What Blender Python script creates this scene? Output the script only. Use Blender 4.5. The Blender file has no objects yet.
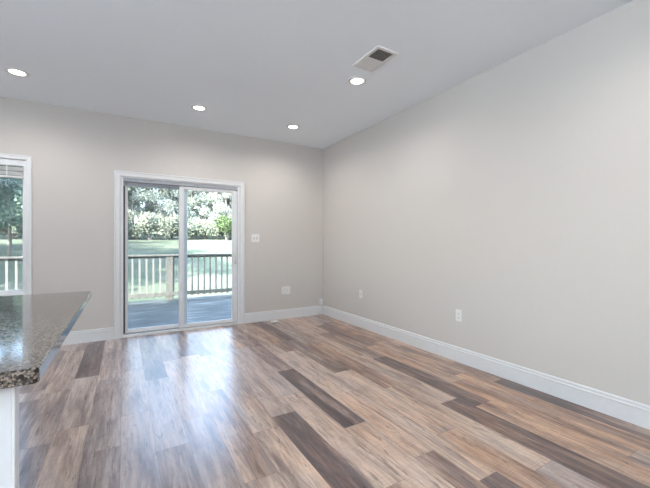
import bpy, bmesh, math, random
from mathutils import Vector, Matrix

PI = math.pi
R = math.radians
SC = bpy.context.scene
COL = SC.collection
rng = random.Random(11)

# ------------------------------------------------------------------ camera, sky, sun, exposure
CAM_H = 1.2
cd = bpy.data.cameras.new('camera')
cam = bpy.data.objects.new('camera', cd)
COL.objects.link(cam)
cam.location = (0, 0, CAM_H)
cam.rotation_euler = (R(90), 0, R(-30.4))
cd.sensor_fit = 'HORIZONTAL'
cd.sensor_width = 36.0
cd.lens = 36.0 * 342.6 / 650.0
cd.clip_start = 0.02
cd.clip_end = 400
SC.camera = cam

SC.view_settings.view_transform = 'Standard'
SC.view_settings.look = 'None'
SC.view_settings.gamma = 1.0
SC.view_settings.use_curve_mapping = False
SC.view_settings.exposure = 0.64

world = bpy.data.worlds.new('sky')
SC.world = world
world.use_nodes = True
wn = world.node_tree.nodes
wl = world.node_tree.links
bg = wn['Background']
sky = wn.new('ShaderNodeTexSky')
sky.sky_type = 'NISHITA'
sky.sun_disc = False
sky.sun_elevation = R(40)
sky.sun_rotation = R(235)
sky.air_density = 1.0
sky.dust_density = 1.5
haze = wn.new('ShaderNodeHueSaturation')            # thin bright haze takes some of the blue out
haze.inputs['Saturation'].default_value = 0.82
wl.new(sky.outputs[0], haze.inputs['Color'])
wl.new(haze.outputs[0], bg.inputs[0])
bg.inputs[1].default_value = 1.4

SUN_DIR = Vector((0.62, 0.50, -0.60)).normalized()       # the way the sunlight travels
sl = bpy.data.lights.new('sun', 'SUN')
sl.energy = 27.0
sl.angle = R(0.6)
sl.color = (1.0, 0.95, 0.87)
so = bpy.data.objects.new('sun', sl)
COL.objects.link(so)
so.location = (-20, -16, 22)
so.rotation_euler = SUN_DIR.to_track_quat('-Z', 'Y').to_euler()

# added fill light at an invented window, brightening the ceiling
al = bpy.data.lights.new('added_ceiling_fill', 'AREA')
al.shape = 'RECTANGLE'
al.size, al.size_y = 1.1, 1.3
al.energy = 375
al.color = (0.78, 0.905, 1.0)
ao = bpy.data.objects.new('added_ceiling_fill', al)
COL.objects.link(ao)
ao.location = (-3.84, -1.2, 1.6)
ao.rotation_euler = (0, R(-165), 0)                # aimed almost straight up to lift the ceiling

DOWNLIGHT_W = 4.7
LENS_E = 7.0

# ------------------------------------------------------------------ measures
YB, XR, XL, YR, ZC = 5.083, 2.942, -3.9, -3.5, 2.83
WT = 0.15

# ------------------------------------------------------------------ helpers
def tag(o, label=None, cat=None, group=None, kind=None):
    if label: o['label'] = label
    if cat: o['category'] = cat
    if group: o['group'] = group
    if kind: o['kind'] = kind
    return o

def empty(name, loc=(0, 0, 0), rz=0.0):
    o = bpy.data.objects.new(name, None)
    o.empty_display_size = 0.1
    COL.objects.link(o)
    o.location = loc
    o.rotation_euler = (0, 0, rz)
    return o

def link(name, bm, mat, parent=None, smooth=False, bevel=0.0, seg=2):
    bmesh.ops.recalc_face_normals(bm, faces=bm.faces)
    if bevel > 0:
        bmesh.ops.bevel(bm, geom=list(bm.edges), offset=bevel, segments=seg, affect='EDGES', profile=0.5, clamp_overlap=True)
    me = bpy.data.meshes.new(name)
    bm.to_mesh(me)
    bm.free()
    for m in (mat if isinstance(mat, (list, tuple)) else [mat]):
        me.materials.append(m)
    if smooth:
        for p in me.polygons: p.use_smooth = True
    o = bpy.data.objects.new(name, me)
    COL.objects.link(o)
    if parent: o.parent = parent
    return o

def box(bm, x0, x1, y0, y1, z0, z1, mat=None, mi=0):
    vs = [Vector((x, y, z)) for x in (x0, x1) for y in (y0, y1) for z in (z0, z1)]
    if mat is not None: vs = [mat @ v for v in vs]
    v = [bm.verts.new(p) for p in vs]
    for f in ((0, 1, 3, 2), (4, 6, 7, 5), (0, 4, 5, 1), (2, 3, 7, 6), (0, 2, 6, 4), (1, 5, 7, 3)):
        bm.faces.new([v[i] for i in f]).material_index = mi

def B(*a, **k):
    bm = bmesh.new()
    box(bm, *a, **k)
    return bm

def prism(bm, profile, a, b, axis):
    """extrude a closed 2D profile; axis 'x': profile=(y,z); 'y': profile=(x,z); 'z': profile=(x,y)"""
    def p(q, t):
        return {'x': (t, q[0], q[1]), 'y': (q[0], t, q[1]), 'z': (q[0], q[1], t)}[axis]
    A = [bm.verts.new(p(q, a)) for q in profile]
    Bv = [bm.verts.new(p(q, b)) for q in profile]
    n = len(profile)
    bm.faces.new(A)
    bm.faces.new(Bv[::-1])
    for i in range(n):
        bm.faces.new((A[i], Bv[i], Bv[(i + 1) % n], A[(i + 1) % n]))

def lathe(bm, prof, n=32, mi=0):
    rings = []
    for r, z in prof:
        if r < 1e-6: rings.append([bm.verts.new((0, 0, z))])
        else: rings.append([bm.verts.new((r * math.cos(2 * PI * i / n), r * math.sin(2 * PI * i / n), z)) for i in range(n)])
    for a, b in zip(rings, rings[1:]):
        for i in range(n):
            j = (i + 1) % n
            if len(a) == 1 and len(b) == 1: continue
            if len(a) == 1: f = bm.faces.new((a[0], b[i], b[j]))
            elif len(b) == 1: f = bm.faces.new((a[i], b[0], a[j]))
            else: f = bm.faces.new((a[i], b[i], b[j], a[j]))
            f.material_index = mi

def tube(bm, pts, rad, n=8):
    """tapered tube through pts, rad: list"""
    prev = None
    up = Vector((0.13, 0.31, 0.94)).normalized()
    for i, p in enumerate(pts):
        p = Vector(p)
        d = (Vector(pts[min(i + 1, len(pts) - 1)]) - Vector(pts[max(i - 1, 0)])).normalized()
        u = d.cross(up)
        if u.length < 0.1: u = d.cross(Vector((1, 0, 0)))
        u.normalize()
        w = d.cross(u)
        ring = [bm.verts.new(p + (u * math.cos(2 * PI * k / n) + w * math.sin(2 * PI * k / n)) * rad[i]) for k in range(n)]
        if prev:
            for k in range(n):
                bm.faces.new((prev[k], prev[(k + 1) % n], ring[(k + 1) % n], ring[k]))
        else: bm.faces.new(ring[::-1])
        prev = ring
    bm.faces.new(prev)

def copy_tree(o, parent=None):
    c = o.copy()
    COL.objects.link(c)
    if parent: c.parent = parent
    for ch in list(o.children): copy_tree(ch, c)
    return c

# ------------------------------------------------------------------ materials
def mat(name):
    m = bpy.data.materials.new(name)
    m.use_nodes = True
    return m, m.node_tree.nodes, m.node_tree.links, m.node_tree.nodes['Principled BSDF']

def N(nodes, kind, **kw):
    n = nodes.new(kind)
    for k, v in kw.items(): setattr(n, k, v)
    return n

def ramp(nodes, stops, interp='LINEAR'):
    r = nodes.new('ShaderNodeValToRGB')
    cr = r.color_ramp
    cr.interpolation = interp
    while len(cr.elements) < len(stops): cr.elements.new(0.5)
    for e, (p, c) in zip(cr.elements, stops):
        e.position = p
        e.color = (*c, 1)
    return r

def noise_mat(name, c1, c2, scale=40, rough=0.5, bump=0.0, stretch=(1, 1, 1), spec=0.5, metal=0.0, detail=4):
    m, n, l, p = mat(name)
    tc = N(n, 'ShaderNodeTexCoord')
    mp = N(n, 'ShaderNodeMapping')
    mp.inputs['Scale'].default_value = stretch
    l.new(tc.outputs['Object'], mp.inputs[0])
    nz = N(n, 'ShaderNodeTexNoise')
    nz.inputs['Scale'].default_value = scale
    nz.inputs['Detail'].default_value = detail
    l.new(mp.outputs[0], nz.inputs['Vector'])
    r = ramp(n, [(0.3, c1), (0.7, c2)])
    l.new(nz.outputs['Fac'], r.inputs[0])
    l.new(r.outputs[0], p.inputs['Base Color'])
    p.inputs['Roughness'].default_value = rough
    p.inputs['Specular IOR Level'].default_value = spec
    p.inputs['Metallic'].default_value = metal
    if bump > 0:
        b = N(n, 'ShaderNodeBump')
        b.inputs['Strength'].default_value = bump
        b.inputs['Distance'].default_value = 0.002
        l.new(nz.outputs['Fac'], b.inputs['Height'])
        l.new(b.outputs[0], p.inputs['Normal'])
    return m

M_wall = noise_mat('wall_paint', (0.572, 0.540, 0.512), (0.592, 0.560, 0.532), 120, 0.65, 0.04, spec=0.3)
M_ceil = noise_mat('ceiling_paint', (0.86, 0.905, 0.95), (0.87, 0.915, 0.96), 90, 0.8, 0.05, spec=0.2)
M_trim = noise_mat('white_trim_paint', (0.69, 0.695, 0.705), (0.72, 0.725, 0.735), 30, 0.35, 0.0)
M_vinyl = noise_mat('white_vinyl', (0.72, 0.73, 0.75), (0.76, 0.77, 0.79), 20, 0.35)
M_plastic = noise_mat('white_plastic', (0.72, 0.715, 0.70), (0.75, 0.745, 0.73), 60, 0.35)
M_slot = noise_mat('dark_slot', (0.05, 0.05, 0.05), (0.08, 0.08, 0.08), 60, 0.6)
M_grey_metal = noise_mat('grey_metal', (0.35, 0.37, 0.40), (0.42, 0.44, 0.47), 50, 0.4, metal=0.6)
M_cab = noise_mat('white_cabinet_paint', (0.66, 0.67, 0.69), (0.69, 0.70, 0.72), 25, 0.4)
M_vent = noise_mat('vent_enamel', (0.70, 0.68, 0.66), (0.74, 0.72, 0.70), 60, 0.5)
M_duct = noise_mat('dark_duct', (0.07, 0.058, 0.055), (0.10, 0.085, 0.08), 60, 0.8)
M_blind = noise_mat('blind_slat', (0.74, 0.73, 0.71), (0.80, 0.79, 0.77), 14, 0.5, stretch=(1, 8, 8))
M_scrap = noise_mat('clear_wrap', (0.75, 0.77, 0.78), (0.85, 0.86, 0.87), 60, 0.15)
M_roof = noise_mat('roof_shingle', (0.12, 0.11, 0.11), (0.2, 0.19, 0.18), 12, 0.9)

def floor_material():
    m, n, l, p = mat('vinyl_plank')
    at = N(n, 'ShaderNodeAttribute', attribute_name='plank')
    sep = N(n, 'ShaderNodeSeparateColor')
    l.new(at.outputs['Color'], sep.inputs[0])
    tc = N(n, 'ShaderNodeTexCoord')
    off = N(n, 'ShaderNodeVectorMath', operation='MULTIPLY')
    off.inputs[1].default_value = (37, 91, 53)
    l.new(at.outputs['Color'], off.inputs[0])
    add = N(n, 'ShaderNodeVectorMath', operation='ADD')
    l.new(tc.outputs['Object'], add.inputs[0])
    l.new(off.outputs[0], add.inputs[1])
    def nz(scale, st, detail=4, rough=0.55, dist=0.0):
        mp = N(n, 'ShaderNodeMapping')
        mp.inputs['Scale'].default_value = st
        l.new(add.outputs[0], mp.inputs[0])
        t = N(n, 'ShaderNodeTexNoise')
        t.inputs['Scale'].default_value = scale
        t.inputs['Detail'].default_value = detail
        t.inputs['Roughness'].default_value = rough
        t.inputs['Distortion'].default_value = dist
        l.new(mp.outputs[0], t.inputs['Vector'])
        return t.outputs['Fac']
    def math_(op, a, b=None, c=None):
        q = N(n, 'ShaderNodeMath', operation=op)
        for i, v in enumerate((a, b, c)):
            if v is None: continue
            if isinstance(v, (int, float)): q.inputs[i].default_value = v
            else: l.new(v, q.inputs[i])
        return q.outputs[0]
    def mix(fac, a, b, mode='MIX'):
        q = N(n, 'ShaderNodeMix', data_type='RGBA', blend_type=mode)
        if isinstance(fac, (int, float)): q.inputs[0].default_value = fac
        else: l.new(fac, q.inputs[0])
        for i, v in ((6, a), (7, b)):
            if isinstance(v, tuple): q.inputs[i].default_value = (*v, 1)
            else: l.new(v, q.inputs[i])
        return q.outputs[2]
    big = nz(1.0, (8, 1.0, 1), 4, 0.58, 0.35)           # broad streaks inside a plank
    mid = nz(1.0, (26, 2.4, 1), 6, 0.70, 0.35)
    fine = nz(1.0, (90, 5, 1), 5, 0.7, 0.2)
    knots = nz(1.0, (30, 4.5, 1), 6, 0.72, 0.8)
    saw = nz(1.0, (9, 130, 1), 2, 0.5)
    t = math_('ADD', sep.outputs[0], math_('MULTIPLY', math_('SUBTRACT', big, 0.5), 1.5))
    t = math_('ADD', t, math_('MULTIPLY', math_('SUBTRACT', mid, 0.5), 1.3))
    tone = ramp(n, [(0.0, (0.63, 0.475, 0.38)), (0.28, (0.43, 0.305, 0.235)), (0.5, (0.235, 0.148, 0.12)), (0.72, (0.088, 0.050, 0.048)), (1.0, (0.048, 0.028, 0.03))])
    l.new(t, tone.inputs[0])
    # plank hue: orange-brown to grey, the blue-grey end also carrying reflected sky
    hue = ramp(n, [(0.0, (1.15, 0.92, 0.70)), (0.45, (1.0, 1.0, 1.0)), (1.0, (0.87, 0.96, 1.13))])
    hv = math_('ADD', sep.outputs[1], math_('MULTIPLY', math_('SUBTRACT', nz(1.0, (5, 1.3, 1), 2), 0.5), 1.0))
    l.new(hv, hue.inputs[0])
    c = mix(1.0, tone.outputs[0], hue.outputs[0], 'MULTIPLY')
    f = ramp(n, [(0.35, (0.68, 0.67, 0.68)), (0.62, (1.10, 1.10, 1.10))])
    l.new(fine, f.inputs[0])
    c = mix(1.0, c, f.outputs[0], 'MULTIPLY')
    sw = ramp(n, [(0.35, (0.85, 0.85, 0.86)), (0.5, (1, 1, 1))])
    l.new(saw, sw.inputs[0])
    c = mix(0.7, c, sw.outputs[0], 'MULTIPLY')
    st = ramp(n, [(0.54, (0, 0, 0)), (0.66, (1, 1, 1))])
    l.new(nz(1.0, (13, 1.4, 1), 5, 0.6, 1.0), st.inputs[0])
    c = mix(math_('MULTIPLY', st.outputs[0], 0.55), c, (0.215, 0.185, 0.19))
    kn = ramp(n, [(0.56, (0, 0, 0)), (0.63, (1, 1, 1))])
    l.new(knots, kn.inputs[0])
    c = mix(math_('MULTIPLY', kn.outputs[0], 0.6), c, (0.075, 0.045, 0.042))
    # seams
    uv = N(n, 'ShaderNodeUVMap', uv_map='plank_uv')
    su = N(n, 'ShaderNodeSeparateXYZ')
    l.new(uv.outputs[0], su.inputs[0])
    eu = math_('LESS_THAN', su.outputs[0], 0.0022)
    ev = math_('LESS_THAN', su.outputs[1], 0.0030)
    seam = math_('MAXIMUM', eu, ev)
    c = mix(math_('MULTIPLY', seam, 0.55), c, (0.05, 0.035, 0.03))
    l.new(c, p.inputs['Base Color'])
    rr = math_('ADD', 0.22, math_('MULTIPLY', fine, 0.16))
    l.new(rr, p.inputs['Roughness'])
    p.inputs['Specular IOR Level'].default_value = 0.9
    p.inputs['Coat Weight'].default_value = 0.4
    p.inputs['Coat Roughness'].default_value = 0.24
    b = N(n, 'ShaderNodeBump')
    b.inputs['Strength'].default_value = 0.15
    b.inputs['Distance'].default_value = 0.002
    h = math_('SUBTRACT', math_('ADD', fine, math_('MULTIPLY', saw, 0.4)), math_('MULTIPLY', seam, 1.0))
    l.new(h, b.inputs['Height'])
    l.new(b.outputs[0], p.inputs['Normal'])
    return m
M_floor = floor_material()

def granite_material():
    m, n, l, p = mat('speckled_granite')
    tc = N(n, 'ShaderNodeTexCoord')
    v = N(n, 'ShaderNodeTexVoronoi')
    v.inputs['Scale'].default_value = 210
    v.inputs['Randomness'].default_value = 1.0
    l.new(tc.outputs['Object'], v.inputs['Vector'])
    s = N(n, 'ShaderNodeSeparateColor')
    l.new(v.outputs['Color'], s.inputs[0])
    nz = N(n, 'ShaderNodeTexNoise')
    nz.inputs['Scale'].default_value = 75
    nz.inputs['Detail'].default_value = 5
    l.new(tc.outputs['Object'], nz.inputs['Vector'])
    a = N(n, 'ShaderNodeMath', operation='ADD')
    l.new(s.outputs[0], a.inputs[0])
    mm = N(n, 'ShaderNodeMath', operation='MULTIPLY_ADD')
    l.new(nz.outputs['Fac'], mm.inputs[0])
    mm.inputs[1].default_value = 2.2
    mm.inputs[2].default_value = -1.1
    l.new(mm.outputs[0], a.inputs[1])
    r = ramp(n, [(0.0, (0.012, 0.011, 0.011)), (0.28, (0.035, 0.03, 0.028)), (0.45, (0.10, 0.085, 0.075)), (0.62, (0.21, 0.165, 0.13)), (0.8, (0.30, 0.25, 0.21)), (1.0, (0.07, 0.06, 0.055))])
    l.new(a.outputs[0], r.inputs[0])
    l.new(r.outputs[0], p.inputs['Base Color'])
    p.inputs['Roughness'].default_value = 0.09
    p.inputs['Specular IOR Level'].default_value = 0.6
    return m
M_granite = granite_material()

def glass_material():
    m = bpy.data.materials.new('clear_glass')
    m.use_nodes = True
    n, l = m.node_tree.nodes, m.node_tree.links
    n.clear()
    out = N(n, 'ShaderNodeOutputMaterial')
    tr = N(n, 'ShaderNodeBsdfTransparent')
    tr.inputs[0].default_value = (0.93, 0.965, 0.97, 1)
    gl = N(n, 'ShaderNodeBsdfGlossy')
    gl.inputs['Roughness'].default_value = 0.02
    fr = N(n, 'ShaderNodeFresnel')
    fr.inputs[0].default_value = 1.25
    mx = N(n, 'ShaderNodeMixShader')
    l.new(fr.outputs[0], mx.inputs[0])
    l.new(tr.outputs[0], mx.inputs[1])
    l.new(gl.outputs[0], mx.inputs[2])
    l.new(mx.outputs[0], out.inputs[0])
    return m
M_glass = glass_material()

def screen_material():
    m = bpy.data.materials.new('insect_screen_mesh')
    m.use_nodes = True
    n, l = m.node_tree.nodes, m.node_tree.links
    n.clear()
    out = N(n, 'ShaderNodeOutputMaterial')
    tr = N(n, 'ShaderNodeBsdfTransparent')
    df = N(n, 'ShaderNodeBsdfDiffuse')
    df.inputs[0].default_value = (0.10, 0.13, 0.15, 1)
    mx = N(n, 'ShaderNodeMixShader')
    mx.inputs[0].default_value = 0.20
    l.new(tr.outputs[0], mx.inputs[1])
    l.new(df.outputs[0], mx.inputs[2])
    l.new(mx.outputs[0], out.inputs[0])
    return m
M_screen = screen_material()

def emit_material():
    m = bpy.data.materials.new('lit_lens')
    m.use_nodes = True
    n, l = m.node_tree.nodes, m.node_tree.links
    n.clear()
    out = N(n, 'ShaderNodeOutputMaterial')
    e = N(n, 'ShaderNodeEmission')
    e.inputs[0].default_value = (1.0, 0.95, 0.88, 1)
    e.inputs[1].default_value = LENS_E
    l.new(e.outputs[0], out.inputs[0])
    return m
M_lens = emit_material()

def wood_mat(name, stops, st, rough=0.75):
    m, n, l, p = mat(name)
    tc = N(n, 'ShaderNodeTexCoord')
    mp = N(n, 'ShaderNodeMapping')
    mp.inputs['Scale'].default_value = st
    l.new(tc.outputs['Object'], mp.inputs[0])
    nz = N(n, 'ShaderNodeTexNoise')
    nz.inputs['Scale'].default_value = 1.0
    nz.inputs['Detail'].default_value = 5
    l.new(mp.outputs[0], nz.inputs['Vector'])
    r = ramp(n, stops)
    l.new(nz.outputs['Fac'], r.inputs[0])
    l.new(r.outputs[0], p.inputs['Base Color'])
    p.inputs['Roughness'].default_value = rough
    return m
M_deck = wood_mat('weathered_deck', [(0.36, (0.016, 0.024, 0.027)), (0.5, (0.042, 0.053, 0.055)), (0.64, (0.135, 0.15, 0.15))], (1.6, 9, 1), 0.5)
M_rail = wood_mat('weathered_rail', [(0.3, (0.070, 0.069, 0.064)), (0.7, (0.135, 0.13, 0.118))], (12, 12, 1.5), 0.8)
M_baluster = wood_mat('grey_baluster', [(0.3, (0.13, 0.13, 0.12)), (0.7, (0.21, 0.21, 0.195))], (20, 20, 2), 0.8)
M_bark = wood_mat('pale_bark', [(0.3, (0.11, 0.10, 0.09)), (0.7, (0.24, 0.225, 0.21))], (6, 6, 1.2), 0.9)

def leaf_material(name, stops):
    m, n, l, p = mat(name)
    at = N(n, 'ShaderNodeAttribute', attribute_name='leaf')
    sep = N(n, 'ShaderNodeSeparateColor')
    l.new(at.outputs['Color'], sep.inputs[0])
    oi = N(n, 'ShaderNodeObjectInfo')
    ad = N(n, 'ShaderNodeMath', operation='MULTIPLY_ADD')
    l.new(oi.outputs['Random'], ad.inputs[0])
    ad.inputs[1].default_value = 0.3
    l.new(sep.outputs[0], ad.inputs[2])
    r = ramp(n, stops)
    l.new(ad.outputs[0], r.inputs[0])
    l.new(r.outputs[0], p.inputs['Base Color'])
    p.inputs['Roughness'].default_value = 0.6
    p.inputs['Specular IOR Level'].default_value = 0.3
    tr = N(n, 'ShaderNodeBsdfTranslucent')
    l.new(r.outputs[0], tr.inputs[0])
    mx = N(n, 'ShaderNodeMixShader')
    mx.inputs[0].default_value = 0.3
    l.new(p.outputs[0], mx.inputs[1])
    l.new(tr.outputs[0], mx.inputs[2])
    l.new(mx.outputs[0], n['Material Output'].inputs[0])
    return m
M_leaf_pale = leaf_material('pale_leaves', [(0.0, (0.09, 0.125, 0.125)), (0.3, (0.19, 0.23, 0.205)), (0.6, (0.36, 0.385, 0.34)), (0.8, (0.50, 0.51, 0.47)), (0.95, (0.42, 0.31, 0.26))])
M_leaf_green = leaf_material('green_leaves', [(0.0, (0.05, 0.075, 0.06)), (0.4, (0.17, 0.205, 0.155)), (0.75, (0.36, 0.37, 0.30)), (1.0, (0.40, 0.36, 0.28))])
M_leaf_dark = leaf_material('dark_leaves', [(0.0, (0.035, 0.065, 0.055)), (0.5, (0.085, 0.145, 0.115)), (1.0, (0.21, 0.28, 0.22))])
M_leaf_lime = leaf_material('lime_leaves', [(0.0, (0.030, 0.06, 0.022)), (0.5, (0.08, 0.12, 0.05)), (1.0, (0.18, 0.22, 0.11))])

def lawn_material():
    m, n, l, p = mat('pale_lawn')
    tc = N(n, 'ShaderNodeTexCoord')
    a = N(n, 'ShaderNodeTexNoise')
    a.inputs['Scale'].default_value = 0.35
    a.inputs['Detail'].default_value = 6
    l.new(tc.outputs['Object'], a.inputs['Vector'])
    r = ramp(n, [(0.35, (0.050, 0.076, 0.046)), (0.55, (0.088, 0.104, 0.068)), (0.7, (0.125, 0.130, 0.098))])
    l.new(a.outputs['Fac'], r.inputs[0])
    b = N(n, 'ShaderNodeTexNoise')
    b.inputs['Scale'].default_value = 22
    b.inputs['Detail'].default_value = 3
    l.new(tc.outputs['Object'], b.inputs['Vector'])
    r2 = ramp(n, [(0.3, (0.7, 0.7, 0.7)), (0.6, (1.05, 1.05, 1.05))])
    l.new(b.outputs['Fac'], r2.inputs[0])
    q = N(n, 'ShaderNodeMix', data_type='RGBA', blend_type='MULTIPLY')
    q.inputs[0].default_value = 1
    l.new(r.outputs[0], q.inputs[6])
    l.new(r2.outputs[0], q.inputs[7])
    l.new(q.outputs[2], p.inputs['Base Color'])
    p.inputs['Roughness'].default_value = 0.95
    return m
M_lawn = lawn_material()

# ------------------------------------------------------------------ room shell
# openings in the back wall: (x0, x1, z0, z1)
DOOR = (-0.04, 1.5, 0.0, 2.065)
WIN = (-1.90, -0.962, 0.62, 2.152)

def wall_with_holes(name, x0, x1, z0, z1, y0, y1, holes, material):
    xs = sorted({x0, x1, *[h[0] for h in holes], *[h[1] for h in holes]})
    zs = sorted({z0, z1, *[h[2] for h in holes], *[h[3] for h in holes]})
    inside = lambda x, z: any(h[0] < x < h[1] and h[2] < z < h[3] for h in holes)
    bm = bmesh.new()
    solid = {}
    for i in range(len(xs) - 1):
        for k in range(len(zs) - 1):
            solid[i, k] = not inside((xs[i] + xs[i + 1]) / 2, (zs[k] + zs[k + 1]) / 2)
    def quad(*ps): bm.faces.new([bm.verts.new(p) for p in ps])
    for (i, k), s in solid.items():
        if not s: continue
        a, b, c, d = xs[i], xs[i + 1], zs[k], zs[k + 1]
        quad((a, y0, c), (b, y0, c), (b, y0, d), (a, y0, d))
        quad((a, y1, c), (a, y1, d), (b, y1, d), (b, y1, c))
        if not solid.get((i - 1, k), False): quad((a, y0, c), (a, y0, d), (a, y1, d), (a, y1, c))
        if not solid.get((i + 1, k), False): quad((b, y0, c), (b, y1, c), (b, y1, d), (b, y0, d))
        if not solid.get((i, k - 1), False): quad((a, y0, c), (a, y1, c), (b, y1, c), (b, y0, c))
        if not solid.get((i, k + 1), False): quad((a, y0, d), (b, y0, d), (b, y1, d), (a, y1, d))
    bmesh.ops.remove_doubles(bm, verts=bm.verts, dist=1e-5)
    return link(name, bm, material)

# floor: planks run along Y
PW = 0.18
def build_floor():
    edges = [XR, 2.775, 2.595, 2.42, 2.24, 2.05, 1.87, 1.69, 1.55, 1.41, 1.24, 1.06, 0.88]
    while edges[-1] > XL: edges.append(max(XL, edges[-1] - PW))
    rows = [(b, a) for a, b in zip(edges, edges[1:])]
    # planks seen in the photo: row centre x, near end, far end, darkness, hue (0 orange .. 1 grey)
    fixed = [(2.86, 0.63, 1.83, 0.70, 0.30), (2.86, 1.83, 3.03, 0.36, 0.2), (2.86, 3.03, 4.2, 0.30, 0.2),
             (2.33, 1.62, 2.83, 0.68, 0.42), (2.33, 0.5, 1.62, 0.20, 0.10), (2.33, 2.83, 4.0, 0.40, 0.4),
             (2.14, 0.55, 1.78, 0.70, 0.36), (2.14, 1.78, 2.98, 0.16, 0.5), (2.14, 2.98, 4.1, 0.30, 0.45),
             (1.33, 1.86, 3.0, 0.70, 0.62), (1.33, 0.65, 1.86, 0.10, 0.42), (0.97, 1.05, 2.23, 0.66, 0.50), (0.97, 2.23, 3.43, 0.16, 0.6),
             (1.15, 1.3, 2.5, 0.10, 0.5), (1.48, 1.4, 2.6, 0.06, 0.4), (1.62, 1.1, 2.3, 0.10, 0.4), (1.78, 1.5, 2.7, 0.10, 0.38),
             (1.96, 1.0, 2.2, 0.12, 0.35), (2.5, 0.8, 2.0, 0.22, 0.05), (2.68, 0.7, 2.1, 0.26, 0.10),
             (2.5, 2.0, 3.2, 0.28, 0.2), (2.68, 2.1, 3.3, 0.34, 0.15), (1.78, 2.7, 3.9, 0.48, 0.6), (1.62, 2.3, 3.5, 0.16, 0.6),
             (1.48, 2.6, 3.8, 0.14, 0.6), (2.5, 3.2, 4.4, 0.5, 0.3), (2.68, 3.3, 4.5, 0.40, 0.15), (1.78, 3.9, 5.08, 0.60, 0.3),
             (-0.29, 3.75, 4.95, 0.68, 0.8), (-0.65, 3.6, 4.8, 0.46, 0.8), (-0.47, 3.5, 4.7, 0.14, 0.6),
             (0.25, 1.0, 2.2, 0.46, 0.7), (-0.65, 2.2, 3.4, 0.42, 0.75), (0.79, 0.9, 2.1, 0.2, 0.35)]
    bm = bmesh.new()
    col = bm.loops.layers.float_color.new('plank')
    uvl = bm.loops.layers.uv.new('plank_uv')
    r = random.Random(5)
    for a, b in rows:
        segs = [(f[1], f[2], f[3], f[4]) for f in fixed if a - 1e-3 < f[0] < b + 1e-3]
        segs.sort()
        out, y = [], YR
        def fill(y0, y1):
            L = y1 - y0
            if L < 1e-4: return
            k = max(1, round(L / 1.2))
            cuts = [y0 + L * i / k for i in range(k + 1)]
            for i in range(1, k): cuts[i] += r.uniform(-0.3, 0.3)
            for c, d in zip(cuts, cuts[1:]):
                t = r.choice([0.1, 0.15, 0.2, 0.24, 0.28, 0.34, 0.4, 0.5, 0.62])
                out.append((c, d, t, r.uniform(0.15, 0.85) if a > 0.3 else r.uniform(0.6, 1.1)))  # left planks greyer: the sky's blue tint painted into their hue
        for s in segs:
            y0 = max(s[0], y)
            fill(y, y0)
            out.append((y0, min(s[1], YB), s[2], s[3]))
            y = min(s[1], YB)
        fill(y, YB)
        for c, d, t, h in out:
            q = [(a, c), (b, c), (b, d), (a, d)]
            f = bm.faces.new([bm.verts.new((px, py, 0)) for px, py in q])
            e = r.random()
            for lp, (px, py) in zip(f.loops, q):
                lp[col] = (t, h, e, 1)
                lp[uvl].uv = (px - a, py - c)
    # one slab under the planks
    box(bm, XL, XR, YR, YB + WT - 0.005, -0.2, -0.003)
    return link('floor', bm, M_floor)
fl = build_floor()
tag(fl, 'rustic wood plank floor in mixed tan, brown and grey tones', 'floor', kind='structure')

ce = link('ceiling', B(XL - WT, XR + WT, YR - WT, YB + WT, ZC, ZC + 0.2), M_ceil)
tag(ce, 'smooth pale blue-grey ceiling with recessed lights', 'ceiling', kind='structure')

wb = wall_with_holes('wall_back', XL, XR, 0, ZC, YB, YB + WT, [(DOOR[0], DOOR[1], 0.0, DOOR[3]), WIN], M_wall)
tag(wb, 'greige wall holding the sliding glass door', 'wall', kind='structure')
wr = link('wall_right', B(XR, XR + WT, YR, YB + WT, 0, ZC), M_wall)
tag(wr, 'long blank greige wall meeting the door wall in a corner', 'wall', kind='structure')
wl_ = wall_with_holes('wall_left', YR, YB, 0, ZC, 0, WT, [(-1.9, -0.5, 0.95, 2.25)], M_wall)
wl_.matrix_world = Matrix.Translation((XL, 0, 0)) @ Matrix.Rotation(R(90), 4, 'Z')
tag(wl_, 'greige wall on the kitchen side of the room with an added unseen window', 'wall', kind='structure')
o = link('wall_rear', B(XL - WT, XR + WT, YR - WT, YR, 0, ZC), M_wall)
tag(o, 'greige wall opposite the sliding door', 'wall', kind='structure')

# baseboards
def bb_profile(sign):
    # (offset from wall, z)
    return [(0, 0), (0.015, 0), (0.015, 0.112), (0.018, 0.116), (0.018, 0.121), (0.011, 0.125), (0.010, 0.133), (0.014, 0.137), (0.014, 0.143), (0.008, 0.150), (0, 0.151)]
bm = bmesh.new()
for a, b in ((XL + 0.0185, DOOR[0] - 0.070), (DOOR[1] + 0.070, XR - 0.0182)):
    prism(bm, [(YB - u, z) for u, z in bb_profile(1)], a, b, 'x')
o = link('baseboard_back', bm, M_trim)
tag(o, 'white moulded baseboard along the door wall', 'baseboard', kind='structure')
bm = bmesh.new()
prism(bm, [(XR - u, z) for u, z in bb_profile(1)], YR + 0.015, YB, 'y')
o = link('baseboard_right', bm, M_trim)
tag(o, 'white moulded baseboard along the long blank wall', 'baseboard', kind='structure')
bm = bmesh.new()
prism(bm, [(XL + u, z) for u, z in bb_profile(1)], YR, YB, 'y')
o = link('baseboard_left', bm, M_trim)
tag(o, 'white moulded baseboard on the kitchen side', 'baseboard', kind='structure')

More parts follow.
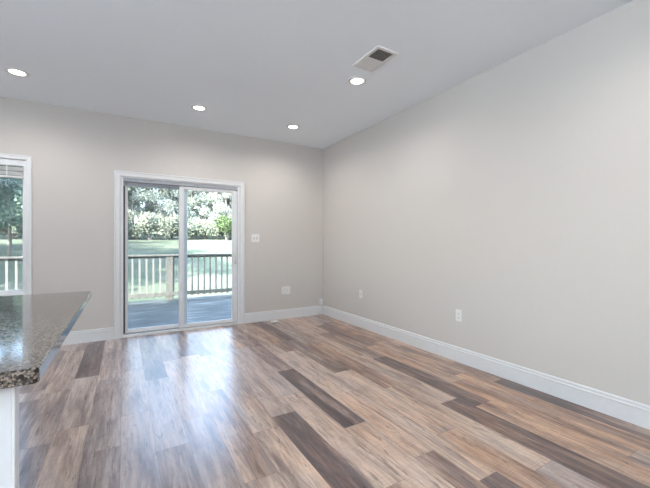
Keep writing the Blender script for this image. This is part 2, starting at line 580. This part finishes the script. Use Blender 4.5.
def casing(name, x0, x1, z0, z1, w, sill, label):
    """flat casing with a raised outer edge, round an opening; mitred corners"""
    bm = bmesh.new()
    y = YB
    def piece(pts_in, pts_out):
        # pts_in, pts_out : two (x,z) at the opening and at the outer edge
        prof = [(0.0, 0.010), (0.12, 0.013), (0.7, 0.015), (0.78, 0.020), (1.0, 0.020)]
        rows = []
        for t, d in prof:
            rows.append([bm.verts.new((a[0] + (b[0] - a[0]) * t, y - d, a[1] + (b[1] - a[1]) * t)) for a, b in zip(pts_in, pts_out)])
        base_in = [bm.verts.new((a[0], y, a[1])) for a in pts_in]
        base_out = [bm.verts.new((b[0], y, b[1])) for b in pts_out]
        rows = [base_in] + rows + [base_out]
        for p, q in zip(rows, rows[1:]):
            bm.faces.new((p[0], p[1], q[1], q[0]))
        for e in (0, 1): bm.faces.new([rw[e] for rw in rows])
        bm.faces.new((base_in[0], base_in[1], base_out[1], base_out[0]))
    zb = z0 - w if sill else z0
    piece([(x0, z1), (x1, z1)], [(x0 - w, z1 + w), (x1 + w, z1 + w)])
    piece([(x0, z0), (x0, z1)], [(x0 - w, zb), (x0 - w, z1 + w)])
    piece([(x1, z0), (x1, z1)], [(x1 + w, zb), (x1 + w, z1 + w)])
    if sill: piece([(x0, z0), (x1, z0)], [(x0 - w, z0 - w), (x1 + w, z0 - w)])
    o = link(name, bm, M_trim)
    return tag(o, label, 'trim', kind='structure')
casing('trim_1', DOOR[0], DOOR[1], 0.0, DOOR[3], 0.068, False, 'white casing round the sliding glass door')
casing('trim_2', WIN[0], WIN[1], WIN[2], WIN[3], 0.052, True, 'white casing round the window with raised blind')

# ------------------------------------------------------------------ sliding patio door
door = empty('door_1', (0, YB, 0))
tag(door, 'white sliding glass patio door opening onto the wooden deck', 'door', kind='structure')
x0, x1, zt = DOOR[0] + 0.001, DOOR[1] - 0.001, DOOR[3] - 0.001
JL, JR = -0.008, 1.466
bm = bmesh.new()
box(bm, x0, JL, 0.004, 0.145, 0.0, zt)
box(bm, JR, x1, 0.004, 0.145, 0.0, zt)
box(bm, JL, JR, 0.004, 0.145, zt - 0.012, zt)
box(bm, JL, JR, -0.004, 0.145, 0.0, 0.026)
link('door_frame', bm, M_vinyl, door)
bm = bmesh.new()                                       # grey head track over both panels, and a shade strip
box(bm, JL, JR, 0.012, 0.140, 2.006, zt - 0.012)
box(bm, JL, 0.665, 0.066, 0.076, 1.958, 2.006)  # grey strip standing in for shade on the fixed panel's top rail
link('head_track_with_shade', bm, M_grey_metal, door)['label'] = 'grey head track with a strip for the shaded top rail'
bm = bmesh.new()
for yy in (0.045, 0.096): box(bm, JL, JR, yy, yy + 0.006, 0.026, 0.036)
link('sill_track', bm, M_grey_metal, door)
link('weather_strip', B(JL, 0.0125, 0.085, 0.110, 0.036, 1.958), M_slot, door)['label'] = 'dark weather strip'

def panel(name, a, b, y, z0, z1, sl, sr, top, bot):
    bm = bmesh.new()
    t = 0.036
    box(bm, a, a + sl, y, y + t, z0, z1)
    box(bm, b - sr, b, y, y + t, z0, z1)
    box(bm, a + sl, b - sr, y, y + t, z1 - top, z1)
    box(bm, a + sl, b - sr, y, y + t, z0, z0 + bot)
    # glazing bead, a step round the glass
    g = 0.010
    box(bm, a + sl, a + sl + g, y + 0.008, y + t - 0.008, z0 + bot, z1 - top)
    box(bm, b - sr - g, b - sr, y + 0.008, y + t - 0.008, z0 + bot, z1 - top)
    box(bm, a + sl + g, b - sr - g, y + 0.008, y + t - 0.008, z1 - top - g, z1 - top)
    box(bm, a + sl + g, b - sr - g, y + 0.008, y + t - 0.008, z0 + bot, z0 + bot + g)
    f = link(name, bm, M_vinyl, door)
    p = link('pane', B(a + sl + g, b - sr - g, y + 0.016, y + 0.020, z0 + bot + g, z1 - top - g), M_glass, f)
    return f
panel('fixed_panel', 0.013, 0.772, 0.078, 0.037, 2.000, 0.020, 0.100, 0.030, 0.036)
sp = panel('sliding_panel', 0.664, JR - 0.002, 0.028, 0.037, 2.002, 0.050, 0.062, 0.032, 0.036)
# handle on the sliding panel's closing stile
bm = bmesh.new()
box(bm, 1.420, 1.448, 0.018, 0.028, 0.90, 1.10)
tube(bm, [(1.434, 0.022, 0.93), (1.434, -0.008, 0.945), (1.434, -0.018, 0.97), (1.434, -0.018, 1.03), (1.434, -0.008, 1.055), (1.434, 0.022, 1.07)], [0.009] * 6, 10)
h = link('handle', bm, M_plastic, sp)
link('thumb_latch', B(1.428, 1.440, 0.006, 0.018, 0.905, 0.925), M_grey_metal, h)
# insect screen parked over the fixed half, on the outer track
bm = bmesh.new()
box(bm, 0.013, 0.040, 0.122, 0.140, 0.037, 2.004)
box(bm, 0.690, 0.750, 0.122, 0.140, 0.037, 2.004)
box(bm, 0.040, 0.690, 0.122, 0.140, 1.972, 2.004)
box(bm, 0.040, 0.690, 0.122, 0.140, 0.037, 0.075)
sf = link('screen_frame', bm, M_grey_metal, door)
link('screen_mesh', B(0.040, 0.690, 0.130, 0.1305, 0.075, 1.972), M_screen, sf)

# ------------------------------------------------------------------ window with raised blind
win = empty('window_1', (0, YB, 0))
tag(win, 'white framed window beyond the granite countertop', 'window', kind='structure')
a, b, c, d = WIN
a += 0.002; b -= 0.002; c += 0.002; d -= 0.002
bm = bmesh.new()
box(bm, a, a + 0.018, 0.005, 0.14, c, d)
box(bm, b - 0.018, b, 0.005, 0.14, c, d)
box(bm, a + 0.018, b - 0.018, 0.005, 0.14, d - 0.018, d)
box(bm, a + 0.018, b - 0.018, 0.005, 0.14, c, c + 0.02)
link('window_frame', bm, M_vinyl, win)
def sash(name, y, z0, z1):
    bm = bmesh.new()
    s = 0.022
    A, Bx = a + 0.018, b - 0.018
    box(bm, A, A + s, y, y + 0.03, z0, z1)
    box(bm, Bx - s, Bx, y, y + 0.03, z0, z1)
    box(bm, A + s, Bx - s, y, y + 0.03, z1 - s, z1)
    box(bm, A + s, Bx - s, y, y + 0.03, z0, z0 + s + 0.01)
    f = link(name, bm, M_vinyl, win)
    link('pane', B(A + s, Bx - s, y + 0.013, y + 0.017, z0 + s + 0.01, z1 - s), M_glass, f)
sash('sash', 0.070, c + 0.02, d - 0.018)
bm = bmesh.new()
box(bm, a + 0.018, a + 0.03, 0.124, 0.134, c + 0.02, d - 0.018)
box(bm, b - 0.03, b - 0.018, 0.124, 0.134, c + 0.02, d - 0.018)
box(bm, a + 0.03, b - 0.03, 0.124, 0.134, d - 0.03, d - 0.018)
box(bm, a + 0.03, b - 0.03, 0.124, 0.134, c + 0.02, c + 0.035)
sf = link('screen_frame', bm, M_grey_metal, win)
link('screen_mesh', B(a + 0.03, b - 0.03, 0.129, 0.1295, c + 0.035, d - 0.03), M_screen, sf)

bl = empty('window_blind', (0, YB, 0))
tag(bl, 'raised white horizontal blind stacked at the window top', 'blind')
A, Bx = WIN[0] + 0.006, WIN[1] - 0.006
link('headrail', B(A, Bx, 0.008, 0.060, 2.084, WIN[3] - 0.004), M_vinyl, bl, bevel=0.003)
for zt_ in (2.068, 2.016):
    for k in range(6):
        bm = B(A + 0.003, Bx - 0.003, 0.010 + 0.002 * (k % 2), 0.058, zt_ - 0.0035 - k * 0.0068, zt_ - k * 0.0068)
        link('slat', bm, M_blind, bl)
link('bottom_rail', B(A + 0.002, Bx - 0.002, 0.009, 0.059, 1.946, 1.967), M_blind, bl, bevel=0.003)
for xx in (A + 0.16, (A + Bx) / 2, Bx - 0.16):
    link('ladder_tape', B(xx - 0.004, xx + 0.004, 0.0065, 0.0085, 1.950, 2.09), M_plastic, bl)

# invented, unseen kitchen window in the left wall, added to brighten the room
rw = empty('added_light_window', (XL, -1.2, 0), R(90))
tag(rw, 'unseen white window added for light in the wall on the kitchen side', 'window', kind='structure')
bm = bmesh.new()
for xa, xb, za, zb in ((-0.698, -0.64, 0.952, 2.248), (0.64, 0.698, 0.952, 2.248), (-0.64, 0.64, 2.19, 2.248), (-0.64, 0.64, 0.952, 1.01), (-0.03, 0.03, 1.01, 2.19)):
    box(bm, xa, xb, 0.02, 0.13, za, zb)
link('window_frame', bm, M_vinyl, rw)
link('pane', B(-0.64, 0.64, 0.086, 0.09, 1.01, 2.19), M_glass, rw)

# ------------------------------------------------------------------ recessed lights
def make_downlight():
    root = empty('recessed_light')
    bm = bmesh.new()
    lathe(bm, [(0.060, -0.001), (0.062, -0.006), (0.078, -0.009), (0.090, -0.005), (0.092, 0.0)], 40)
    link('trim_ring', bm, M_plastic, root, smooth=True)
    bm = bmesh.new()
    lathe(bm, [(0.0, -0.0035), (0.045, -0.0032), (0.060, -0.0015)], 40)
    link('lens', bm, M_lens, root, smooth=True)
    ld = bpy.data.lights.new('bulb', 'SPOT')
    ld.energy = DOWNLIGHT_W * 4
    ld.spot_size = R(172)
    ld.spot_blend = 0.85
    ld.shadow_soft_size = 0.06
    ld.color = (1.0, 0.945, 0.90)
    lo = bpy.data.objects.new('bulb', ld)
    COL.objects.link(lo)
    lo.parent = root
    lo.location = (0, 0, -0.075)
    return root
dl0 = make_downlight()
spots = [(-0.874, 4.28, 'lit recessed ceiling light above the window, far from the corner'),
         (0.775, 4.30, 'lit recessed ceiling light in front of the sliding door'),
         (2.03, 4.335, 'lit recessed ceiling light nearest the room corner'),
         (2.01, 2.79, 'lit recessed ceiling light beside the ceiling air vent'),
         (2.01, 0.6, 'added unseen recessed light along the blank wall, level with the countertop'),  # from here on unseen lights, added to brighten the room
         (2.01, -1.6, 'added unseen recessed light along the blank wall, level with the added window'),
         (-0.9, 0.6, 'added unseen recessed light over the near end of the island'),
         (-0.9, -1.6, 'added unseen recessed light in front of the added window'),
         (-2.7, 4.28, 'added unseen recessed light over the kitchen corner'),
         (-2.7, 2.0, 'added unseen recessed light over the kitchen aisle'),
         (-2.7, -0.6, 'added unseen recessed light over the kitchen, by the far aisle')]
for i, (x, y, lab) in enumerate(spots):
    r_ = dl0 if i == 0 else copy_tree(dl0)
    r_.location = (x, y, ZC)
    tag(r_, lab, 'ceiling light', 'recessed lights in the ceiling')

# ------------------------------------------------------------------ ceiling vent
vt = empty('air_vent', (1.905, 2.38, ZC))
tag(vt, 'rectangular ceiling air vent with one dark and one pale louver bank', 'vent')
W2, L2 = 0.112, 0.179
bm = bmesh.new()
fr = 0.028
for xa, xb, ya, yb in ((-W2, -W2 + fr, -L2, L2), (W2 - fr, W2, -L2, L2), (-W2 + fr, W2 - fr, -L2, -L2 + fr), (-W2 + fr, W2 - fr, L2 - fr, L2), (-W2 + fr, W2 - fr, -0.004, 0.004)):
    box(bm, xa, xb, ya, yb, -0.012, 0.0)
link('vent_frame', bm, M_plastic, vt)
link('duct_backing', B(-W2 + fr, W2 - fr, -L2 + fr, L2 - fr, -0.0015, 0.0), M_duct, vt)
def louvers(y0, y1, sgn, name, label, m):
    bm = bmesh.new()
    n = 11
    for k in range(n):
        yc = y0 + (y1 - y0) * (k + 0.5) / n
        Mx = Matrix.Translation((0, yc, -0.0065)) @ Matrix.Rotation(sgn * R(38), 4, 'X')
        box(bm, -W2 + fr, W2 - fr, -0.0058, 0.0058, -0.0005, 0.0005, Mx)
    o = link(name, bm, m, vt)
    o['label'] = label
louvers(-L2 + fr, -0.004, 1, 'louver_bank', 'dark louver bank', M_vent)
louvers(0.004, L2 - fr, -1, 'louver_bank', 'pale louver bank', M_vent)

# ------------------------------------------------------------------ wall plates
def plate(name, w, hgt, loc, rz, label, cat, kind, group=None):
    """plate faces -Y in its own frame"""
    root = empty(name, loc, rz)
    tag(root, label, cat, group)
    link('cover_plate', B(-w / 2, w / 2, -0.006, 0, -hgt / 2, hgt / 2), M_plastic, root, bevel=0.002)
    n = len(kind)
    for i, k in enumerate(kind):
        cx = (i - (n - 1) / 2) * 0.046
        if k == 'switch':
            t = link('toggle', B(cx - 0.005, cx + 0.005, -0.016, -0.006, -0.004, 0.012), M_plastic, root)
            link('toggle_slot', B(cx - 0.007, cx + 0.007, -0.0068, -0.0055, -0.015, 0.015), M_slot, t)
        elif k == 'outlet':
            for s in (-1, 1):
                bm = bmesh.new()
                box(bm, cx - 0.0165, cx + 0.0165, -0.0085, -0.006, s * 0.021 - 0.0135, s * 0.021 + 0.0135)
                so_ = link('socket', bm, M_plastic, root, bevel=0.001)
                bm = bmesh.new()
                for q in (-0.0065, 0.0065): box(bm, cx + q - 0.0012, cx + q + 0.0012, -0.0092, -0.0083, s * 0.021 - 0.003, s * 0.021 + 0.007)
                box(bm, cx - 0.002, cx + 0.002, -0.0092, -0.0083, s * 0.021 - 0.010, s * 0.021 - 0.006)
                link('socket_slots', bm, M_slot, so_)
        elif k == 'jack':
            bm = bmesh.new()
            tube(bm, [(cx, -0.006, 0), (cx, -0.018, 0)], [0.0065, 0.0055], 12)
            link('coax_jack', bm, M_grey_metal, root)
    for s in (-1, 1):
        bm = bmesh.new()
        tube(bm, [(0, -0.0055, s * hgt * 0.43), (0, -0.0072, s * hgt * 0.43)], [0.003, 0.003], 10)
        link('screw', bm, M_plastic, root)
    return root
plate('light_switch', 0.125, 0.120, (1.742, YB, 1.29), 0, 'white double light switch on the wall beside the sliding door', 'light switch', ['switch', 'switch'])
plate('wall_outlet', 0.150, 0.122, (2.250, YB, 0.455), 0, 'white double wall plate with outlet and jack below the light switch', 'outlet', ['outlet', 'jack'])
plate('wall_jack', 0.072, 0.118, (XR, 3.99, 0.48), R(-90), 'white cable jack plate on the blank wall, nearer the corner', 'wall jack', ['jack'])
plate('wall_outlet', 0.072, 0.118, (XR, 2.319, 0.472), R(-90), 'white power outlet midway along the blank wall', 'outlet', ['outlet'])

# little white junction box sitting on the baseboard in the corner
jb = empty('junction_box', (2.893, YB, 0.216))
tag(jb, 'small white cable box above the baseboard in the room corner', 'junction box')
link('body', B(-0.034, 0.034, -0.034, -0.0, -0.05, 0.05), M_plastic, jb, bevel=0.004)
bm = bmesh.new()
box(bm, -0.028, 0.028, -0.038, -0.034, -0.044, 0.044)
link('cover', bm, M_plastic, jb, bevel=0.0015)
link('port', B(-0.008, 0.008, -0.0345, -0.020, -0.053, -0.049), M_slot, jb)

# ------------------------------------------------------------------ scraps on the floor by the baseboard
def scrap(name, loc, size, seed, label, m):
    r = random.Random(seed)
    bm = bmesh.new()
    bmesh.ops.create_icosphere(bm, subdivisions=3, radius=1)
    for v in bm.verts:
        k = 0.65 + 0.6 * r.random()
        v.co = Vector((v.co.x * size[0] * k, v.co.y * size[1] * k, max(0.0, (v.co.z * 0.5 + 0.45) * size[2] * k)))
    o = link(name, bm, m)
    o.location = loc
    return tag(o, label, 'litter')
scrap('plastic_scrap', (1.97, 4.89, 0.001), (0.055, 0.035, 0.03), 3, 'crumpled clear plastic scrap on the floor below the double outlet', M_scrap)
scrap('paper_scrap', (2.62, 5.045, 0.001), (0.03, 0.012, 0.012), 4, 'small flat white scrap against the baseboard near the corner', M_plastic)
ct = bmesh.new()
tube(ct, [(2.845, 5.058, 0.006), (2.85, 5.05, 0.03), (2.848, 5.052, 0.055), (2.855, 5.06, 0.07)], [0.006, 0.006, 0.006, 0.005], 8)
o = link('cable_stub', ct, M_plastic, smooth=True)
tag(o, 'short white cable stub rising from the floor under the corner box', 'cable')

# ------------------------------------------------------------------ kitchen island and granite top
isl = empty('kitchen_island', (-0.85, 1.8, 0))
tag(isl, 'white painted kitchen island base under the granite countertop', 'kitchen island')
IX, IY = -0.85, 1.8
def L(x0, x1, y0, y1, z0, z1): return B(x0 - IX, x1 - IX, y0 - IY, y1 - IY, z0, z1)
link('cabinet_body', L(-1.20, -0.62, 1.113, 2.48, 0.09, 0.875), M_cab, isl)
link('toe_kick', L(-1.14, -0.62, 1.113, 2.46, 0.0, 0.0895), M_cab, isl)
link('end_panel', L(-1.20, -0.2280, 1.07, 1.112, 0.0, 0.875), M_cab, isl, bevel=0.002)
link('corner_trim', L(-0.2272, -0.2206, 1.064, 1.100, 0.0, 0.875), M_trim, isl, bevel=0.0015)
for k in range(3):
    y0 = 1.118 + k * 0.453
    d_ = link('door', L(-1.222, -1.2005, y0, y0 + 0.445, 0.11, 0.86), M_cab, isl, bevel=0.003)
    bm = bmesh.new()
    tube(bm, [(-1.222 - IX, y0 + 0.40 - IY, 0.70), (-1.246 - IX, y0 + 0.40 - IY, 0.70), (-1.246 - IX, y0 + 0.40 - IY, 0.82), (-1.222 - IX, y0 + 0.40 - IY, 0.82)], [0.005] * 4, 8)
    link('handle', bm, M_grey_metal, d_)

def rounded_rect(x0, x1, y0, y1, r, n=6):
    pts = []
    for (cx, cy, a0) in ((x1 - r[0], y0 + r[0], -90), (x1 - r[1], y1 - r[1], 0), (x0 + r[2], y1 - r[2], 90), (x0 + r[3], y0 + r[3], 180)):
        rr = r[len(pts) // (n + 1)]
        for k in range(n + 1):
            t = R(a0 + 90 * k / n)
            pts.append((cx + rr * math.cos(t), cy + rr * math.sin(t)))
    return pts
bm = bmesh.new()
prism(bm, rounded_rect(-1.26, -0.171, 1.022, 2.52, (0.012, 0.006, 0.03, 0.03)), 0.876, 0.914, 'z')
bmesh.ops.recalc_face_normals(bm, faces=bm.faces)
top_edges = [e for e in bm.edges if abs(e.verts[0].co.z - e.verts[1].co.z) < 1e-5]
bmesh.ops.bevel(bm, geom=top_edges, offset=0.004, segments=3, affect='EDGES', profile=0.5)
o = link('countertop', bm, M_granite)
tag(o, 'polished brown speckled granite countertop on the kitchen island', 'countertop')

# ------------------------------------------------------------------ outside: deck, railing
DZ = -0.12
YD0, YD1 = YB + WT, 9.05
bm = bmesh.new()
y = YD0 + 0.02
while y < YD1 - 0.1:
    box(bm, -6.0, 7.0, y, y + 0.138, DZ - 0.03, DZ)
    y += 0.144
o = link('deck', bm, M_deck)
tag(o, 'weathered grey plank deck outside the sliding door', 'deck', kind='structure')
bm = bmesh.new()
box(bm, -6.0, 7.0, YD0 + 0.02, YD0 + 0.06, DZ - 0.25, DZ - 0.031)
box(bm, -6.0, 7.0, y - 0.05, y - 0.01, DZ - 0.25, DZ - 0.031)
for k in range(14): box(bm, -5.9 + k * 0.98, -5.86 + k * 0.98, YD0 + 0.06, y - 0.05, DZ - 0.22, DZ - 0.031)
o = link('deck_framing', bm, M_rail)
tag(o, 'dark joists under the weathered deck', 'deck frame', kind='structure')

YRL = 8.9
ra = empty('deck_railing', (0, YRL, DZ))
tag(ra, 'weathered wooden deck railing with square balusters', 'railing')
XA, XB_ = -5.9, 6.9
posts = [-5.9, -3.62, -1.35, 0.93, 3.21, 5.5, 6.9]
link('cap_rail', B(XA, XB_, -0.085, 0.075, 1.035, 1.073), M_rail, ra, bevel=0.004)
link('top_rail', B(XA, XB_, 0.0, 0.038, 0.990, 1.034), M_rail, ra)
link('bottom_rail', B(XA, XB_, -0.078, -0.040, 0.100, 0.185), M_rail, ra)
pm = None
for xx in posts:
    bm = B(-0.075, 0.075, 0.0385, 0.1685, 0.0, 1.034)
    o = link('post', bm, M_rail, ra, bevel=0.004) if pm is None else pm.copy()
    if pm is None: pm = o
    else:
        COL.objects.link(o)
    o.location.x = xx
    o.location.y = -0.105 if True else 0
bmod = None
x = XA + 0.10
while x < XB_ - 0.05:
    if min(abs(x - p) for p in posts) > 0.085:
        if bmod is None:
            bmod = link('baluster', B(-0.019, 0.019, -0.0385, -0.0005, 0.07, 1.030), M_baluster, ra)
            o = bmod
        else:
            o = bmod.copy()
            COL.objects.link(o)
        o.location.x = x
    x += 0.142

# unseen roof, added so its eaves shade the deck and the side window
bm = bmesh.new()
prism(bm, [(YR - 0.7, 3.0), (YB + 0.75, 3.0), (YB + 0.75, 3.16), (0.8, 5.3), (YR - 0.7, 3.16)], XL - 2.3, -2.9, 'x')
o = link('upper_shade_block', B(-2.89, 8.0, YR - 0.5, YB + 0.4, 3.04, 5.9), M_vinyl)  # unseen block added to put the right of deck and railing in shade
tag(o, 'unseen pale upper block added to shade the right of the deck', 'wall', kind='structure')
o = link('roof', bm, M_roof)
tag(o, 'unseen dark shingled roof added to shade the deck and the side window', 'roof', kind='structure')

# ------------------------------------------------------------------ lawn
def lawn_z(x, y):
    t = max(0.0, (y - 12.0) / 30.0)
    return -0.75 + 2.55 * t ** 0.9 + 0.08 * math.sin(x * 0.21 + y * 0.13) if y < 52 else -0.75 + 2.55 * (40 / 30.0) ** 0.9 + 0.08 * math.sin(x * 0.21 + y * 0.13)
bm = bmesh.new()
nx, ny = 60, 60
g = [[None] * (ny + 1) for _ in range(nx + 1)]
for i in range(nx + 1):
    for j in range(ny + 1):
        xx = -60 + 130 * i / nx
        yy = -20 + 110 * j / ny
        g[i][j] = bm.verts.new((xx, yy, lawn_z(xx, yy)))
for i in range(nx):
    for j in range(ny):
        bm.faces.new((g[i][j], g[i + 1][j], g[i + 1][j + 1], g[i][j + 1]))
o = link('lawn', bm, M_lawn, smooth=True)
tag(o, 'pale sunlit lawn rising from the deck to the woods', 'lawn', kind='structure')

# ------------------------------------------------------------------ trees
def leaf_cloud(name, clumps, count, size, material, parent, seed, gaps=0.0):
    r = random.Random(seed)
    verts, faces, cols = [], [], []
    tot = sum(c[3] ** 2 for c in clumps)
    for cx, cy, cz, rad, fl_ in clumps:
        base = r.random()
        for _ in range(int(count * rad * rad / tot)):
            d = Vector((r.gauss(0, 1), r.gauss(0, 1), r.gauss(0, 1))).normalized()
            q = Vector((cx, cy, cz)) + Vector((d.x, d.y, d.z * fl_)) * rad * (r.random() ** 0.45)
            n = Vector((r.uniform(-1, 1), r.uniform(-1, 1), r.uniform(-0.3, 1))).normalized()
            u = n.orthogonal().normalized()
            u = Matrix.Rotation(r.uniform(0, 6.28), 3, n) @ u
            w = n.cross(u)
            s = size * r.uniform(0.6, 1.3)
            k = len(verts)
            verts += [q - u * s * 0.5, q + w * s * 0.32, q + u * s * 0.5, q - w * s * 0.32]
            faces.append((k, k + 1, k + 2, k + 3))
            c = min(1, max(0, 0.3 * base + 0.7 * r.random())) * 0.75
            cols.append(c)
    me = bpy.data.meshes.new(name)
    me.from_pydata([tuple(v) for v in verts], [], faces)
    at = me.color_attributes.new('leaf', 'FLOAT_COLOR', 'CORNER')
    buf = []
    for c in cols: buf += [c, c, c, 1.0] * 4
    at.data.foreach_set('color', buf)
    me.materials.append(material)
    o = bpy.data.objects.new(name, me)
    COL.objects.link(o)
    o.parent = parent
    return o

def make_tree(kind, height, crown_r, crown_z0, leaves, size, material, seed):
    r = random.Random(seed)
    root = empty(kind)
    bm = bmesh.new()
    lean = (r.uniform(-0.3, 0.3), r.uniform(-0.3, 0.3))
    pts = [(lean[0] * t * t, lean[1] * t * t, -0.2 + height * 0.9 * t) for t in (0, 0.15, 0.35, 0.6, 0.8, 1.0)]
    tube(bm, pts, [0.20, 0.17, 0.14, 0.10, 0.06, 0.02], 8)
    clumps = []
    nb = 13
    for k in range(nb):
        t = 0.22 + 0.72 * k / nb
        z0 = height * 0.9 * t
        a = k * 2.4 + r.random()
        ln = crown_r * (0.55 + 0.45 * math.sin(PI * min(1, max(0.1, (z0 - crown_z0 * 0.3) / height)))) * r.uniform(0.7, 1.05)
        e = (math.cos(a) * ln, math.sin(a) * ln, z0 + ln * r.uniform(0.25, 0.7))
        m_ = (e[0] * 0.5, e[1] * 0.5, z0 + (e[2] - z0) * 0.35)
        tube(bm, [(lean[0] * t * t, lean[1] * t * t, z0), m_, e], [0.07 * (1.1 - t), 0.045 * (1.1 - t), 0.012], 5)
        if e[2] > crown_z0:
            clumps.append((e[0], e[1], e[2], crown_r * r.uniform(0.30, 0.46), r.uniform(0.6, 0.9)))
            clumps.append((m_[0], m_[1], m_[2] + 0.4, crown_r * r.uniform(0.24, 0.36), 0.8))
    clumps.append((lean[0], lean[1], height * 0.93, crown_r * 0.45, 1.0))
    link('trunk', bm, M_bark, root, smooth=True)
    leaf_cloud('crown', clumps, leaves, size, material, root, seed + 100)
    return root

protos = [
    make_tree('pale_tree', 13.0, 3.3, 0.6, 9000, 0.22, M_leaf_pale, 21),
    make_tree('pale_tree', 15.0, 3.0, 0.5, 8000, 0.21, M_leaf_pale, 22),
    make_tree('green_tree', 12.0, 3.3, 0.4, 9000, 0.22, M_leaf_green, 23),
]
KL = ['sunlit pale bushy tree in the woods beyond the lawn', 'tall thin pale tree in the woods beyond the lawn', 'soft green leafy tree in the woods beyond the lawn']
KG = ['pale bushy trees of the woods', 'tall thin pale trees of the woods', 'green trees of the woods']
used = set()
r = random.Random(77)
def place(proto_i, x, y, s, rz):
    o = protos[proto_i] if proto_i not in used else copy_tree(protos[proto_i])
    used.add(proto_i)
    o.location = (x, y, lawn_z(x, y) - 0.05)
    o.rotation_euler = (0, 0, rz)
    o.scale = (s, s, s)
    tag(o, KL[proto_i], 'tree', KG[proto_i])
for row, (yy, n_) in enumerate(((42.5, 19), (46.0, 20), (50, 19))):
    for k in range(n_):
        x = -18 + 44.0 * (k + 0.5 * (row % 2)) / (n_ - 1) + r.uniform(-0.8, 0.8)
        place(r.choice([0, 1, 2, 0, 1]), x, yy + r.uniform(-1.2, 1.2), r.uniform(0.66, 0.86) * (0.8 if x < -3 else 1.0), r.uniform(0, 6.28))

def make_bush(name, loc, rad, h_, leaves, size, material, seed, label, cat='bush', group=None):
    rr = random.Random(seed)
    root = empty(name, loc)
    tag(root, label, cat, group)
    bm = bmesh.new()
    clumps = []
    for k in range(9):
        a = k * 2.4
        d = rad * 0.6 * math.sqrt((k + 0.3) / 9)
        z = h_ * rr.uniform(0.35, 0.75)
        tube(bm, [(0.03 * math.cos(a), 0.03 * math.sin(a), -0.1), (d * 0.5 * math.cos(a), d * 0.5 * math.sin(a), z * 0.6), (d * math.cos(a), d * math.sin(a), z)], [0.04, 0.025, 0.01], 5)
        clumps.append((d * math.cos(a), d * math.sin(a), z, rad * rr.uniform(0.38, 0.5), h_ / rad / 1.6))
    link('stems', bm, M_bark, root)
    leaf_cloud('foliage', clumps, leaves, size, material, root, seed)
    return root
bx = 9.9
make_bush('round_bush', (bx, 38.6, lawn_z(bx, 38.6)), 1.6, 2.9, 3500, 0.20, M_leaf_lime, 5, 'bright green rounded bush at the edge of the lawn')
bush_r = random.Random(8)
pb = None
for i in range(26):
    x = -15.5 + 1.38 * i + bush_r.uniform(-0.3, 0.3)
    y = 40.6 + bush_r.uniform(-0.5, 0.6)
    if abs(x - bx) < 0.7: continue
    if pb is None:
        o = pb = make_bush('pale_bush', (x, y, 0), 1.75, 3.4, 3200, 0.22, M_leaf_green, 31, 'x')
    else:
        o = copy_tree(pb)
    sc_ = bush_r.uniform(0.75, 1.25)
    o.location = (x, y, lawn_z(x, y) - 0.1)
    o.rotation_euler = (0, 0, bush_r.uniform(0, 6.28))
    o.scale = (sc_, sc_, sc_ * bush_r.uniform(0.8, 1.2))
    tag(o, 'pale leafy bush along the foot of the woods', 'bush', 'pale bushes at the foot of the woods')

# dark evergreen trees at the side of the lawn, seen through the window; their shade crosses the lawn
e0 = make_tree('evergreen_tree', 10.0, 3.0, 0.4, 5200, 0.30, M_leaf_dark, 41)
ev = [(-5.3, 24.5, 0.55), (-7.4, 29.0, 0.62), (-6.4, 33.5, 0.62), (-6.8, 12.8, 1.15), (-8.5, 17.0, 1.25), (-3.0, 22.0, 0.62), (-13.5, 21.0, 1.5), (-12.0, 26.5, 1.3)]
for i, (x, y, s) in enumerate(ev):
    o = e0 if i == 0 else copy_tree(e0)
    o.location = (x, y, lawn_z(x, y) - 0.05)
    o.rotation_euler = (0, 0, i * 1.3)
    o.scale = (s, s, s)
    tag(o, 'dark green dense tree on the lawn beyond the window', 'tree', 'dark trees beside the lawn')
